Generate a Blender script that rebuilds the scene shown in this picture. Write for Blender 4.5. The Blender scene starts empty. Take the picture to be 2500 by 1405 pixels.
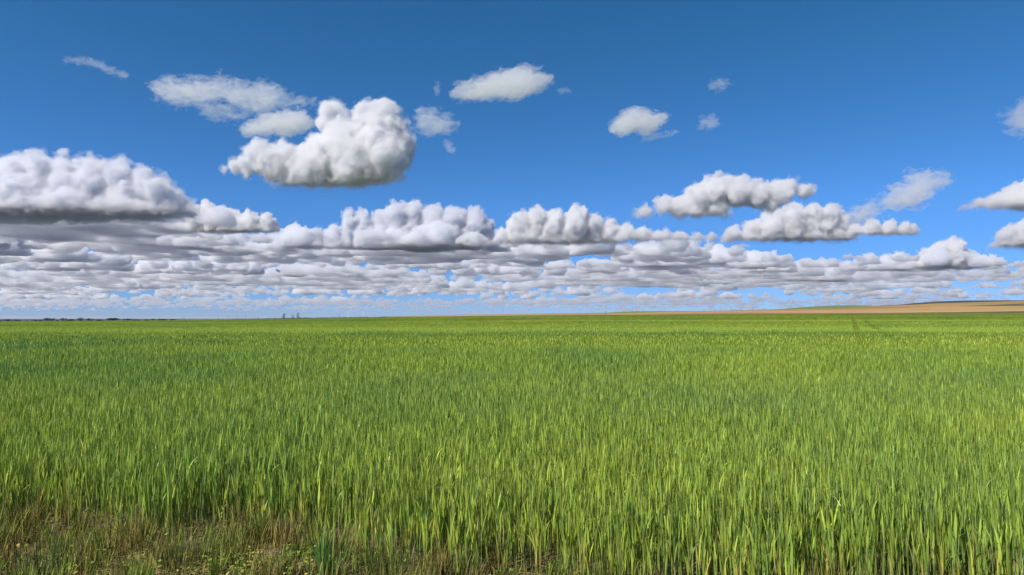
import bpy, bmesh, math
import numpy as np
from mathutils import Vector, Matrix
SC=bpy.context.scene
R=math.radians
F=1667.0; CAMZ=1.65; PITCH=math.atan((778-702.5)/F)
cam=bpy.data.objects.new('camera',bpy.data.cameras.new('camera'))
SC.collection.objects.link(cam); cam.location=(0,0,CAMZ)
cam.rotation_euler=(R(90)+PITCH,0,0); cam.data.sensor_width=36; cam.data.lens=36*F/2500
cam.data.clip_start=.1; cam.data.clip_end=400000
SC.camera=cam
SUN_EL,SUN_AZ=R(46),R(-130)     # azimuth from +Y, clockwise
w=bpy.data.worlds.new('World'); SC.world=w; w.use_nodes=True
nt=w.node_tree; bg=nt.nodes['Background']
sk=nt.nodes.new('ShaderNodeTexSky'); sk.sky_type='NISHITA'; sk.sun_disc=False
sk.sun_elevation=SUN_EL; sk.sun_rotation=SUN_AZ; sk.altitude=4000; sk.air_density=1; sk.dust_density=0; sk.ozone_density=10
mx=nt.nodes.new('ShaderNodeMix'); mx.data_type='RGBA'; mx.blend_type='MULTIPLY'; mx.inputs[0].default_value=1
tc=nt.nodes.new('ShaderNodeTexCoord'); sx=nt.nodes.new('ShaderNodeSeparateXYZ'); nt.links.new(tc.outputs['Generated'],sx.inputs[0])
rp=nt.nodes.new('ShaderNodeValToRGB'); nt.links.new(sx.outputs[2],rp.inputs[0])      # air tint by height above the horizon
rp.color_ramp.elements[0].position=0.; rp.color_ramp.elements[0].color=(.55,.57,.72,1)
rp.color_ramp.elements[1].position=.42; rp.color_ramp.elements[1].color=(.41,.99,.98,1)
e_=rp.color_ramp.elements.new(.16); e_.color=(.64,.95,1.05,1)
nt.links.new(rp.outputs[0],mx.inputs[7]); nt.links.new(sk.outputs[0],mx.inputs[6])
nt.links.new(mx.outputs[2],bg.inputs[0]); bg.inputs[1].default_value=.088
sl=bpy.data.lights.new('sun','SUN'); sl.energy=4.5; sl.angle=R(.5); sl.color=(1,.918,.825)
so=bpy.data.objects.new('sun',sl); SC.collection.objects.link(so)
sd=Vector((math.sin(SUN_AZ)*math.cos(SUN_EL),math.cos(SUN_AZ)*math.cos(SUN_EL),math.sin(SUN_EL)))
so.rotation_euler=sd.to_track_quat('Z','Y').to_euler()
SC.view_settings.view_transform='Standard'
SC.view_settings.look='None'; SC.view_settings.exposure=.6; SC.view_settings.gamma=1
cy=SC.cycles
cy.max_bounces=20; cy.volume_bounces=14; cy.diffuse_bounces=3; cy.transmission_bounces=4; cy.transparent_max_bounces=128
# ---------- numeric helpers
def ray(px,py):
    x=(px-1250)/F; y=(702.5-py)/F
    c,s=math.cos(PITCH),math.sin(PITCH)
    return np.array([x, c-y*s, s+y*c])
def at(px,py,D):
    d=ray(px,py); return np.array([0,0,CAMZ])+d*(D/d[1])
_p=np.random.RandomState(7).permutation(256); _p=np.concatenate([_p,_p]).astype(np.int32)
_g=np.random.RandomState(8).normal(size=(256,3)); _g/=np.linalg.norm(_g,axis=1)[:,None]; _g=_g.astype(np.float32)
def perlin(P):
    P=P.astype(np.float32); i=np.floor(P).astype(np.int32); f=P-i; i&=255
    u=f*f*f*(f*(f*6-15)+10)
    out=0
    for a in (0,1):
        for b in (0,1):
            for c in (0,1):
                h=_p[_p[_p[(i[:,0]+a)&255]+((i[:,1]+b)&255)]+((i[:,2]+c)&255)]
                g=_g[h]
                n=g[:,0]*(f[:,0]-a)+g[:,1]*(f[:,1]-b)+g[:,2]*(f[:,2]-c)
                wt=(u[:,0] if a else 1-u[:,0])*(u[:,1] if b else 1-u[:,1])*(u[:,2] if c else 1-u[:,2])
                out=out+n*wt
    return out
def fbm(P,o=4,lac=2.03,gain=.5):
    s=0;a=1.
    for k in range(o):
        s=s+a*perlin(P+17.3*k); P=P*lac; a*=gain
    return s
def surface_nets(d,org,h):
    """d: (nx,ny,nz) field, negative inside; vertices and quads"""
    ins=d<0; nx,ny,nz=d.shape
    cnt=np.zeros((nx-1,ny-1,nz-1),np.int8)
    for a in (0,1):
        for b in (0,1):
            for c in (0,1): cnt+=ins[a:nx-1+a,b:ny-1+b,c:nz-1+c]
    act=(cnt>0)&(cnt<8)
    idx=-np.ones(act.shape,np.int32); cell=np.argwhere(act); n=len(cell); idx[act]=np.arange(n)
    acc=np.zeros((n,3),np.float32); ct=np.zeros(n,np.float32)
    off=[(a,b,c) for a in (0,1) for b in (0,1) for c in (0,1)]
    V={o:d[cell[:,0]+o[0],cell[:,1]+o[1],cell[:,2]+o[2]] for o in off}
    for o in off:
        for ax in range(3):
            if o[ax]==0:
                q=list(o); q[ax]=1; q=tuple(q)
                A,B=V[o],V[q]; m=(A<0)!=(B<0)
                t=np.where(m,A/np.where(m,A-B,1),0)
                p=np.repeat(np.array([o],np.float32),n,0); p[:,ax]=t
                acc+=p*m[:,None]; ct+=m
    vert=(cell+acc/ct[:,None])*h+org
    quads=[]
    for ax in range(3):
        sl1=[slice(1,-1)]*3; sl1[ax]=slice(0,-1)
        sl2=[slice(1,-1)]*3; sl2[ax]=slice(1,None)
        A=ins[tuple(sl1)]; B=ins[tuple(sl2)]; m=A!=B
        e=np.argwhere(m); 
        if len(e)==0: continue
        o1=np.array([1,1,1]); o1[ax]=0; e=e+o1
        flip=A[m]
        b,c=(ax+1)%3,(ax+2)%3
        def cid(db,dc):
            q=e.copy(); q[:,b]-=db; q[:,c]-=dc; return idx[q[:,0],q[:,1],q[:,2]]
        Q=np.stack([cid(1,1),cid(0,1),cid(0,0),cid(1,0)],1)
        Q[~flip]=Q[~flip][:,::-1]
        quads.append(Q)
    return vert,np.concatenate(quads)
def mesh_from(name,v,q,mat,smooth=True):
    me=bpy.data.meshes.new(name); k=q.shape[1]
    me.vertices.add(len(v)); me.vertices.foreach_set('co',np.ascontiguousarray(v,np.float32).ravel())
    me.loops.add(q.size); me.loops.foreach_set('vertex_index',np.ascontiguousarray(q,np.int32).ravel())
    me.polygons.add(len(q)); me.polygons.foreach_set('loop_start',np.arange(0,q.size,k,dtype=np.int32))
    if smooth: me.polygons.foreach_set('use_smooth',np.ones(len(q),bool))
    me.update(calc_edges=True); 
    if mat: me.materials.append(mat)
    return me
def cloud_mat(name,dens,g=.25,absorb=.07,tone=(.02,.07,.22)):
    m=bpy.data.materials.new(name); m.use_nodes=True; n=m.node_tree; n.nodes.clear()
    o=n.nodes.new('ShaderNodeOutputMaterial'); v=n.nodes.new('ShaderNodeVolumeScatter')
    v.inputs['Color'].default_value=(1,1,1,1); v.inputs['Density'].default_value=dens; v.inputs['Anisotropy'].default_value=g
    b=n.nodes.new('ShaderNodeVolumeAbsorption'); b.inputs['Color'].default_value=(*tone,1); b.inputs['Density'].default_value=dens*absorb
    a=n.nodes.new('ShaderNodeAddShader'); n.links.new(v.outputs[0],a.inputs[0]); n.links.new(b.outputs[0],a.inputs[1])
    n.links.new(a.outputs[0],o.inputs['Volume']); return m
def build_field(sph,h,zb,seed,rough=1.35,base_soft=60,lv=(15,7),wisp=0.,grow=0.,thin=0.,sm=.14):
    """sph: (n,4) world spheres.  Grows puffs on puffs, unites them, cuts a flat base, roughens with noise."""
    rs=np.random.RandomState(seed); allS=[sph]; cur=sph
    for n_ in lv:
        k=len(cur); d=rs.normal(size=(k*n_,3)); d[:,2]=d[:,2]*.8+.35; d/=np.linalg.norm(d,axis=1)[:,None]
        par=np.repeat(cur,n_,0); rr=par[:,3]*rs.uniform(.2,.4,k*n_)
        c=par[:,:3]+d*(par[:,3]*rs.uniform(.8,1.02,k*n_))[:,None]
        cur=np.concatenate([c,rr[:,None]],1); cur=cur[cur[:,3]>h*1.2]
        allS.append(cur)
    S=np.concatenate(allS); S[:,3]+=grow
    pad=h*5+grow
    lo=(S[:,:3]-S[:,3:]).min(0)-pad; hi=(S[:,:3]+S[:,3:]).max(0)+pad
    lo[2]=max(lo[2],zb-base_soft-pad-grow)
    n=np.ceil((hi-lo)/h).astype(int)+1
    d=np.full(n,1e3*h,np.float32)
    ax=[lo[i]+np.arange(n[i])*h for i in range(3)]
    for i_,(x,y,z,r) in enumerate(S):
        smk=.4 if i_<len(sph) else sm
        p=r+h*6+r*.3
        i0=[max(0,int((c-p-lo[i])/h)) for i,c in enumerate((x,y,z))]; i1=[min(n[i],int((c+p-lo[i])/h)+2) for i,c in enumerate((x,y,z))]
        if any(b<=a for a,b in zip(i0,i1)): continue
        X=ax[0][i0[0]:i1[0],None,None]-x; Y=ax[1][None,i0[1]:i1[1],None]-y; Z=ax[2][None,None,i0[2]:i1[2]]-z
        s=np.sqrt(X*X+Y*Y+Z*Z)-r
        v=d[i0[0]:i1[0],i0[1]:i1[1],i0[2]:i1[2]]; kk=smk*r; hh=np.clip(kk-np.abs(v-s),0,None)/kk
        np.minimum(v,s,out=v); v-=hh*hh*kk*.25
    Rm=sph[:,3].mean()
    if thin:                                                   # torn, fibrous cloud: noise eats most of it away
        near=np.argwhere(d<Rm*1.5); P=lo+near*h
        wv=P+Rm*1.1*np.stack([fbm(P/(Rm*1.8)+k,3) for k in (1,5,9)],1)
        nz=fbm(wv/(Rm*np.array([2.4,1.4,.75]))+seed*2.7,6,2.15,.6)
        d[near[:,0],near[:,1],near[:,2]]+=thin*Rm*1.7*nz+Rm*.15
        d[0]=d[-1]=h; d[:,0]=d[:,-1]=h; d[:,:,0]=d[:,:,-1]=h
        return d,lo
    zz=np.broadcast_to(ax[2][None,None,:],d.shape)
    amp=rough*Rm*.5
    near=np.argwhere(np.abs(d)<amp*1.6+h*2); P=lo+near*h
    Q=P/(Rm*1.1)+seed*3.1; Q=Q+.35*np.stack([fbm(Q*.7+k,2) for k in (1,5,9)],1)
    nz=0; a_=1.
    t=np.clip((P[:,2]-zb)/(Rm*1.2),0,1)
    for k in range(5):                                         # rounded bulges with creases above, plain turbulence below
        pn=perlin(Q+17.3*k); nz=nz+a_*(t*(.55*(.42-1.9*np.abs(pn))+.6*pn)+(1-t)*pn); Q=Q*2.15; a_*=.56
    A=amp*(1.25-.5*t)+wisp*Rm
    d[near[:,0],near[:,1],near[:,2]]+=A*nz
    # soft flat base
    k=zb-grow
    bn=np.argwhere(np.abs(zz-k)<base_soft*1.5); PB=lo+bn*h
    bz=np.zeros(d.shape,np.float32)+(k-zz)
    bz[bn[:,0],bn[:,1],bn[:,2]]+=base_soft*fbm(PB/(Rm*1.1)+5,4)
    d=np.maximum(d,bz)
    d[0]=d[-1]=h; d[:,0]=d[:,-1]=h; d[:,:,0]=d[:,:,-1]=h
    return d,lo
def blobs(spec,D,seed,depth=.8):
    rs=np.random.RandomState(seed); out=[]
    for b in spec:
        px,py,r=b[:3]; dz=b[3] if len(b)>3 else 0
        rw=r/F*D
        out.append([*at(px,py,D+dz*rw),rw])
        for s in (-1,1):
            k=rs.uniform(.6,.9); y=D+dz*rw+s*depth*rw*rs.uniform(.7,1.4)
            out.append([*at(px+rs.uniform(-.2,.2)*r,py+rs.uniform(0,.25)*r,y),rw*k])
    return np.array(out)

ZB=1000.
def Yof(py): return (ZB-CAMZ)/((778-py)/F)
def cloud(label,spec,pyb,seed,mat,h=1.1,zb=ZB,depth=.8,**kw):
    kw0=dict(kw); kw.pop('fringe',None); core=kw.pop('core',None)
    if isinstance(mat,tuple): mat,core=mat
    D=Yof(pyb)*kw.pop('near',.93); hh=h*D/683
    if kw.pop('fill',False):                                   # carry the lumps down to the flat base
        x_=[]
        for px_,py_,r_ in spec:
            while py_+r_*.75<pyb: py_+=r_*.8; x_.append((px_,py_,r_*1.1)); x_.append((px_+r_*.9,py_+r_*.2,r_*.9))
        spec=spec+x_
    if kw0.get('thin') or (not isinstance(mat,tuple) and mat.name=='soft_cloud'):                                        # a torn streak: fill in between the lumps
        n_=[]
        for a_,b_ in zip(spec[:-1],spec[1:]):
            g_=math.hypot(a_[0]-b_[0],a_[1]-b_[1]); m_=int(g_/min(a_[2],b_[2])*1.2)+1 if g_<120 else 1
            n_+=[tuple(a_[i]+(b_[i]-a_[i])*k_/m_*1. for i in range(3)) for k_ in range(m_)]
        spec=[(x_,y_,r_*1.25) for x_,y_,r_ in n_+[spec[-1][:3]]]
    S=blobs(spec,D,seed,depth)
    d,lo=build_field(S,hh,zb,seed,base_soft=kw.pop('soft',45),**kw)
    v,q=surface_nets(d,lo,hh)
    o=bpy.data.objects.new('cloud',mesh_from('cloud',v,q,mat)); SC.collection.objects.link(o)
    o['label']=label; o['category']='cloud'; o['group']='cumulus clouds in the blue sky'
    fr=kw0.get('fringe',FR)
    if core:                                                   # dense heart inside the softer outer cloud
        Rm=S[:,3].mean(); near=np.argwhere((d<hh)&(d>-Rm*1.6)); P=lo+near*hh
        e=d.copy(); t=np.clip((P[:,2]-zb)/(Rm*1.5),0,1)
        e[near[:,0],near[:,1],near[:,2]]+=Rm*(.26-.13*t)+Rm*(.5-.15*t)*fbm(P/(Rm*.75)+seed*5,5,2.2,.6)
        e[0]=e[-1]=hh; e[:,0]=e[:,-1]=hh; e[:,:,0]=e[:,:,-1]=hh
        v,q=surface_nets(e,lo,hh)
        f=bpy.data.objects.new('core',mesh_from('core',v,q,core)); SC.collection.objects.link(f); f.parent=o
    if fr:
        Rm=S[:,3].mean(); near=np.argwhere(np.abs(d)<Rm*1.2); P=lo+near*hh
        e=d.copy(); t=np.clip((P[:,2]-zb)/(Rm*1.5),0,1)
        e[near[:,0],near[:,1],near[:,2]]+=Rm*(.85-.3*t)*fbm(P/(Rm*.6)+seed*7,6,2.15,.62)-Rm*(.13-.10*t)
        e[0]=e[-1]=hh; e[:,0]=e[:,-1]=hh; e[:,:,0]=e[:,:,-1]=hh
        v,q=surface_nets(e,lo,hh)
        f=bpy.data.objects.new('fringe',mesh_from('fringe',v,q,fr)); SC.collection.objects.link(f); f.parent=o
    return o
def bank(name,label,Y0,Y1,n,seed,cover,mat,du=2.4,W=(1.2,2.6),hr=(110,240),ztop=.06,pxr=(-150,2650),speck=150,rough=1.,dv=None,flat=.6,puffs=5,octs=4):
    """one far field of flat-based clouds, united on a grid that widens with distance"""
    rs=np.random.RandomState(seed)
    ly=np.arange(math.log(Y0*.9),math.log(Y1*1.06),.013); gy=np.exp(ly)
    gu=np.arange(pxr[0]-10,2662,du)/F-1250/F
    dv=dv or du; ge=np.arange(-.005,ztop,dv/F); se=dv/F
    d=np.full((len(gu),len(gy),len(ge)),1e4,np.float32); k=0; 
    S=[]
    tries=0
    while k<n and tries<n*60:
        tries+=1
        px=rs.uniform(*pxr); pyb=rs.uniform(778-F*ZB/Y0,778-F*ZB/Y1)
        if rs.rand()>cover(px,pyb): continue
        k+=1
        Y=Yof(pyb); x=(px-1250)/F*Y; w=rs.uniform(*W)*1000*(1+.5*(Y>3e4)); dp=w*rs.uniform(.5,.9)
        zc=ZB+rs.uniform(-30,60); m=int(rs.randint(9,16)); hs=rs.uniform(*hr)
        for j in range(m):
            a=rs.uniform(0,2*math.pi); q=math.sqrt(rs.rand())
            r=hs*rs.uniform(.6,1.25)*(1.25-.75*q)
            p=(x+w/2*q*math.cos(a),Y+dp/2*q*math.sin(a),zc+r*rs.uniform(.0,.45),r)
            S.append(p)
            for _ in range(puffs):
                v=rs.normal(size=3); v[2]=abs(v[2])*.8; v/=np.linalg.norm(v)
                S.append((p[0]+v[0]*r*.9,p[1]+v[1]*r*.9,p[2]+v[2]*r*.8,r*rs.uniform(.2,.42)))
    lo_u,lo_e=gu[0],ge[0]; st=du/F
    for x,y,z,r in S:
        p=r+250
        j0=max(0,int((math.log(max(y-p,100))-ly[0])/.013)); j1=min(len(ly),int((math.log(y+p)-ly[0])/.013)+2)
        if j1<=j0: continue
        ya,yb=gy[j0],gy[min(j1,len(gy)-1)]
        us=[(x-p)/ya,(x-p)/yb,(x+p)/ya,(x+p)/yb]; es=[(z-p-ZB)/ya,(z-p-ZB)/yb,(z+p-ZB)/ya,(z+p-ZB)/yb]
        i0=max(0,int((min(us)-lo_u)/st)); i1=min(len(gu),int((max(us)-lo_u)/st)+2)
        k0=max(0,int((min(es)-lo_e)/se)); k1=min(len(ge),int((max(es)-lo_e)/se)+2)
        if i1<=i0 or k1<=k0: continue
        Yg=gy[None,j0:j1,None]
        s=np.sqrt((gu[i0:i1,None,None]*Yg-x)**2+(Yg-y)**2+((ZB+ge[None,None,k0:k1]*Yg-z)/flat)**2)-r
        v=d[i0:i1,j0:j1,k0:k1]; np.minimum(v,s.astype(np.float32),out=v)
    near=np.argwhere(d<260)
    Yn=gy[near[:,1]]; P=np.stack([gu[near[:,0]]*Yn,Yn,ZB+ge[near[:,2]]*Yn],1)
    lam=(330*np.sqrt(Yn/12e3))[:,None]
    A=75*np.sqrt(Yn/12e3)*rough
    nz=fbm(P/lam*np.array([1,1,1.3])+seed,octs,2.1,.55)
    bs=(ZB-P[:,2])+70*fbm(P/900.+9,3)
    vv=d[near[:,0],near[:,1],near[:,2]]+A*1.5*nz
    d[near[:,0],near[:,1],near[:,2]]=np.maximum(vv,bs)
    d[:,:,0]=d[:,:,-1]=50; d[0]=d[-1]=50; d[:,0]=d[:,-1]=50
    v,q=surface_nets(d,np.zeros(3),1.)
    lab=np.arange(len(v)); E=np.concatenate([q[:,[0,1]],q[:,[1,2]],q[:,[2,3]],q[:,[3,0]]])
    for _ in range(60):
        m_=np.minimum(lab[E[:,0]],lab[E[:,1]]); l2=lab.copy(); np.minimum.at(l2,E[:,0],m_); np.minimum.at(l2,E[:,1],m_); l2=l2[l2]; l2=l2[l2]
        if (l2==lab).all(): break
        lab=l2
    keep=np.bincount(lab,minlength=len(v))[lab]>=speck; q=q[keep[q[:,0]]]; nm=np.cumsum(keep)-1; q=nm[q]; v=v[keep]
    u=lo_u+v[:,0]*st; Y=np.exp(ly[0]+v[:,1]*.013); e=lo_e+v[:,2]*se
    co=np.stack([u*Y,Y,ZB+e*Y],1)
    o=bpy.data.objects.new(name,mesh_from(name,co,q,mat)); SC.collection.objects.link(o); o['kind']='stuff'; o['label']=label; o['category']='clouds'
    print(name,k,len(S),d.shape,len(co)); return o

# ======================================================= tagging
def tag(o,label=None,cat=None,group=None,kind=None):
    if label: o['label']=label
    if cat: o['category']=cat
    if group: o['group']=group
    if kind: o['kind']=kind
    return o
def link(name,me,parent=None):
    o=bpy.data.objects.new(name,me); SC.collection.objects.link(o)
    if parent: o.parent=parent
    return o
# ======================================================= materials
def mat(name,build):
    m=bpy.data.materials.new(name); m.use_nodes=True; n=m.node_tree; n.nodes.clear()
    o=n.nodes.new('ShaderNodeOutputMaterial')
    def N(t,**k):
        x=n.nodes.new('ShaderNode'+t)
        for a,b in k.items():
            if a.startswith('i_'): x.inputs[a[2:].replace('_',' ')].default_value=b
            else: setattr(x,a,b)
        return x
    s=build(N,n.links.new); n.links.new(s,o.inputs['Surface']); return m
def m_leaf(N,L,trans=.4,rough=.45,spec=.3):
    a=N('Attribute',attribute_name='tint')
    p=N('BsdfPrincipled',i_Roughness=rough); p.inputs['Specular IOR Level'].default_value=spec
    L(a.outputs['Color'],p.inputs['Base Color'])
    t=N('BsdfTranslucent'); L(a.outputs['Color'],t.inputs['Color'])
    x=N('MixShader'); x.inputs[0].default_value=trans; L(p.outputs[0],x.inputs[1]); L(t.outputs[0],x.inputs[2])
    return x.outputs[0]
def m_noise(c1,c2,scale,c3=None,scale2=None,bump=0,rough=.9,stretch=(1,1,1),detail=6):
    def b(N,L):
        tc=N('TexCoord'); mp=N('Mapping'); mp.inputs['Scale'].default_value=stretch; L(tc.outputs['Object'],mp.inputs[0])
        n1=N('TexNoise',i_Scale=scale,i_Detail=detail,i_Roughness=.62); L(mp.outputs[0],n1.inputs['Vector'])
        r=N('ValToRGB'); r.color_ramp.elements[0].position=.35; r.color_ramp.elements[1].position=.65
        r.color_ramp.elements[0].color=(*c1,1); r.color_ramp.elements[1].color=(*c2,1); L(n1.outputs['Fac'],r.inputs[0])
        col=r.outputs[0]
        if c3:
            n2=N('TexNoise',i_Scale=scale2,i_Detail=5); L(mp.outputs[0],n2.inputs['Vector'])
            mr=N('MapRange'); mr.inputs[1].default_value=.45; mr.inputs[2].default_value=.62; L(n2.outputs['Fac'],mr.inputs[0])
            mx=N('Mix',data_type='RGBA'); L(mr.outputs[0],mx.inputs[0]); L(col,mx.inputs[6]); mx.inputs[7].default_value=(*c3,1); col=mx.outputs[2]
        p=N('BsdfPrincipled',i_Roughness=rough); p.inputs['Specular IOR Level'].default_value=.15; L(col,p.inputs['Base Color'])
        if bump:
            bm=N('Bump',i_Strength=bump,i_Distance=.02); L(n1.outputs['Fac'],bm.inputs['Height']); L(bm.outputs[0],p.inputs['Normal'])
        return p.outputs[0]
    return b
M_LEAF=mat('leaf',lambda N,L:m_leaf(N,L,.27,.42,.35))
M_WEED=mat('weed_leaf',lambda N,L:m_leaf(N,L,.3,.6,.2))
M_UNDER=mat('under_leaf',lambda N,L:m_leaf(N,L,.3,.9,0.))
M_TREE=mat('tree_leaf',lambda N,L:m_leaf(N,L,.15,.6,.2))
M_SOIL=mat('soil',m_noise((.055,.038,.022),(.16,.11,.065),16,(.22,.155,.09),2.2,bump=1.,detail=10))
M_TAN=mat('ploughed_tan',m_noise((.33,.205,.075),(.42,.275,.11),.012,(.26,.17,.07),.004,stretch=(1,.25,1)))
M_TAN2=mat('ploughed_brown',m_noise((.28,.175,.068),(.35,.23,.09),.01,(.22,.145,.06),.003,stretch=(1,.3,1)))
M_OLIVE=mat('olive_scrub',m_noise((.07,.075,.03),(.13,.11,.045),.02))
M_GRN=mat('far_green_crop',m_noise((.10,.16,.045),(.13,.19,.055),.008))
M_DARK=mat('dark_scrub',m_noise((.030,.045,.035),(.055,.07,.045),.03))
M_STRIP=mat('dark_green_crop',m_noise((.055,.085,.018),(.08,.11,.025),.02))
M_PLAIN=mat('plain',m_noise((.065,.08,.095),(.08,.092,.105),.0015,(.09,.092,.095),.0005))  # bluish tone paints distance haze into the ground colour
M_BARK=mat('bark',m_noise((.03,.025,.02),(.08,.065,.05),3))
M_WOOD=mat('pole_wood',m_noise((.06,.05,.045),(.10,.085,.075),2,stretch=(4,4,.4)))
M_STEEL=mat('galvanised_steel',m_noise((.18,.19,.20),(.26,.27,.28),3,rough=.5))
M_WHITE=mat('white_paint',m_noise((.78,.79,.80),(.82,.82,.82),.2,rough=.35))
# ======================================================= terrain
E_PX=[-900,0,450,700,900,1100,1250,1400,1500,1700,1900,2100,2300,2500,3400]
E_PY=[789,785.4,782.6,780,776.5,773.2,771.6,770.2,769.6,768.2,766.8,766.2,765.8,765.6,764]
HC=.62
def py_edge(px): return np.interp(px,E_PX,E_PY)
def Ye(px): return np.interp(px,[-900,0,1250,2500,3400],[430,420,330,270,260])
def ground_z(x,Y):
    """ground height under the wheat field"""
    x=np.asarray(x,float); Y=np.asarray(Y,float); Ys=np.maximum(Y,3.)
    px=np.clip(1250+F*x/Ys,-900,3400); ye=Ye(px)
    ze=CAMZ+ye*(778-py_edge(px))/F-HC
    t=np.clip(Ys/ye,0,1.2)
    roll=.22*np.sin(Ys/17.+x/60.)*np.clip((Ys-45)/60,0,1)*np.clip((ye-Ys)/80,0,1)
    return ze*t**2+roll+.025*np.sin(x*1.7+Y*.9)*np.clip(1-Ys/20,0,1)
def grid_mesh(name,X,Y,Z,m):
    a,b=X.shape; v=np.stack([X,Y,Z],-1).reshape(-1,3); i=np.arange(a*b).reshape(a,b)
    q=np.stack([i[:-1,:-1],i[1:,:-1],i[1:,1:],i[:-1,1:]],-1).reshape(-1,4)
    return mesh_from(name,v,q,m)
# near and field ground: one sheet, dense near the camera
yy=np.concatenate([np.linspace(-60,2.8,14),np.linspace(3.0,8,90),np.exp(np.linspace(math.log(8.3),math.log(440),70))])
uu=np.linspace(-1.3,1.3,261)
U,YY=np.meshgrid(uu,yy,indexing='ij'); XX=U*np.maximum(YY,6)*1.0
XX=np.where(YY<6,U*(6+(6-YY)*.9),XX)
ZZ=ground_z(XX,YY)
nearm=np.clip(1-np.abs(YY-5)/4,0,1)
P3=np.stack([XX,YY,0*XX],-1).reshape(-1,3)
ZZ=ZZ+nearm*(.035*fbm(P3*2.2,4)+.02*fbm(P3*9,3)).reshape(ZZ.shape)
tag(link('ground',grid_mesh('ground',XX,YY,ZZ,M_SOIL)),kind='structure')
# far layers: rows of (distance, picture height by column) turned into real hills
PXS=np.linspace(-900,3400,430)
def row(Yd,pts): return (Yd if callable(Yd) else (lambda p,Yd=Yd:np.full_like(p,Yd)), lambda p,pts=pts:np.interp(p,[a for a,_ in pts],[b for _,b in pts]))
left=[(-900,787),(0,785.5),(450,782.4),(700,779.2),(900,775.6)]
rows=[
 (lambda p:Ye(p)*1.0, lambda p:py_edge(p)+HC*F/Ye(p)*.9),
 row(700,left+[(1100,772.6),(1400,769.6),(1900,766.2),(2100,765.6),(2160,764.9),(2300,763),(2500,760.2),(3400,757)]),
 row(1100,left+[(980,773.4),(1100,770.4),(1250,768.2),(1400,765.6),(1500,765.8),(1600,763.4),(1730,761.6),(1900,759.8),(2100,756.4),(2340,748.7),(2500,747.2),(3400,742)]),
 row(1300,left+[(980,773.2),(1100,770.2),(1250,768.0),(1400,765.5),(1500,765.5),(1600,763.0),(1730,761.2),(1900,759.4),(2100,756),(2340,748.2),(2430,744.3),(2500,741.2),(3400,734)]),
 row(1700,[(-900,787),(0,785.3),(450,782.2),(700,778.8),(900,775.2),(980,772.8),(1100,769.8),(1250,767.6),(1400,765.2),(1480,765.2),(1590,764.4),(1615,762.2),(1730,760.4),(1840,757.8),(1950,755.2),(2020,753),(2092,750.6),(2150,748),(2240,744),(2284,741),(2380,738.6),(2500,735.2),(3400,729)]),
 row(2200,[(-900,786.8),(0,785),(450,782),(700,778.4),(900,774.8),(980,772.4),(1100,769.5),(1250,767.4),(1400,765.2),(1480,764),(1520,761.8),(1545,760.7),(1600,760.3),(1650,760.4),(1730,759.7),(1840,757.3),(1900,755.7),(1972,749.2),(2044,746),(2092,746.1),(2140,747.2),(2188,745),(2236,740.3),(2284,736.6),(2356,734.2),(2500,733.8),(3400,726)]),
]
def hill_layer(name,i,m,p0=-900,p1=3400,back=False,n=14):
    p=PXS[(PXS>=p0)&(PXS<=p1)]
    (Ya,pa),(Yb,pb)=rows[i],rows[i+1]
    t=np.linspace(0,1,n)[:,None]
    Yv=Ya(p)*(1-t)+Yb(p)*t; py=pa(p)*(1-t)+np.minimum(pb(p),pa(p)-.02)*t
    # rounded profile
    Xv=(p-1250)/F*Yv; Zv=CAMZ+Yv*(778-py)/F
    if back:
        tb=np.array([1.03,1.1,1.3,1.8,2.6])[:,None]; Yk=Yb(p)*tb
        zt=CAMZ+Yb(p)*(778-pb(p))/F
        Zk=zt-(tb-1)**1.3*22-(tb-1)*np.clip(zt,0,60)*.5
        Xv=np.concatenate([Xv,(p-1250)/F*Yk]); Yv=np.concatenate([Yv,Yk]); Zv=np.concatenate([Zv,Zk])
    tag(link(name,grid_mesh(name,Xv.T,Yv.T,Zv.T,m)),kind='structure')
hill_layer('field_strip',0,M_STRIP)
hill_layer('ploughed_hillside',1,M_TAN,930)
hill_layer('meadow',1,M_GRN,-900,945)
hill_layer('olive_field_strip',2,M_OLIVE,2300)
hill_layer('ploughed_terrain',2,M_TAN,930,2310)
hill_layer('lowland_terrain',2,M_GRN,-900,945)
hill_layer('upper_ploughed_terrain',3,M_TAN2,930)
hill_layer('middle_terrain',3,M_GRN,-900,945)
hill_layer('green_hill',4,M_GRN,-900,2150,True)
hill_layer('dark_hill_ridge',4,M_DARK,2140,3400,True)
a_=np.linspace(0,2*math.pi,97)[:-1]; rr=np.array([5,3000,6000,12000,25000,50000,100000,200000])
RX,RA=np.meshgrid(rr,np.append(a_,a_[0]+2*math.pi)); zz=-24-0*RX
tag(link('plain_terrain',grid_mesh('plain',RX*np.cos(RA),RX*np.sin(RA),zz,M_PLAIN)),kind='structure')
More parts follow.
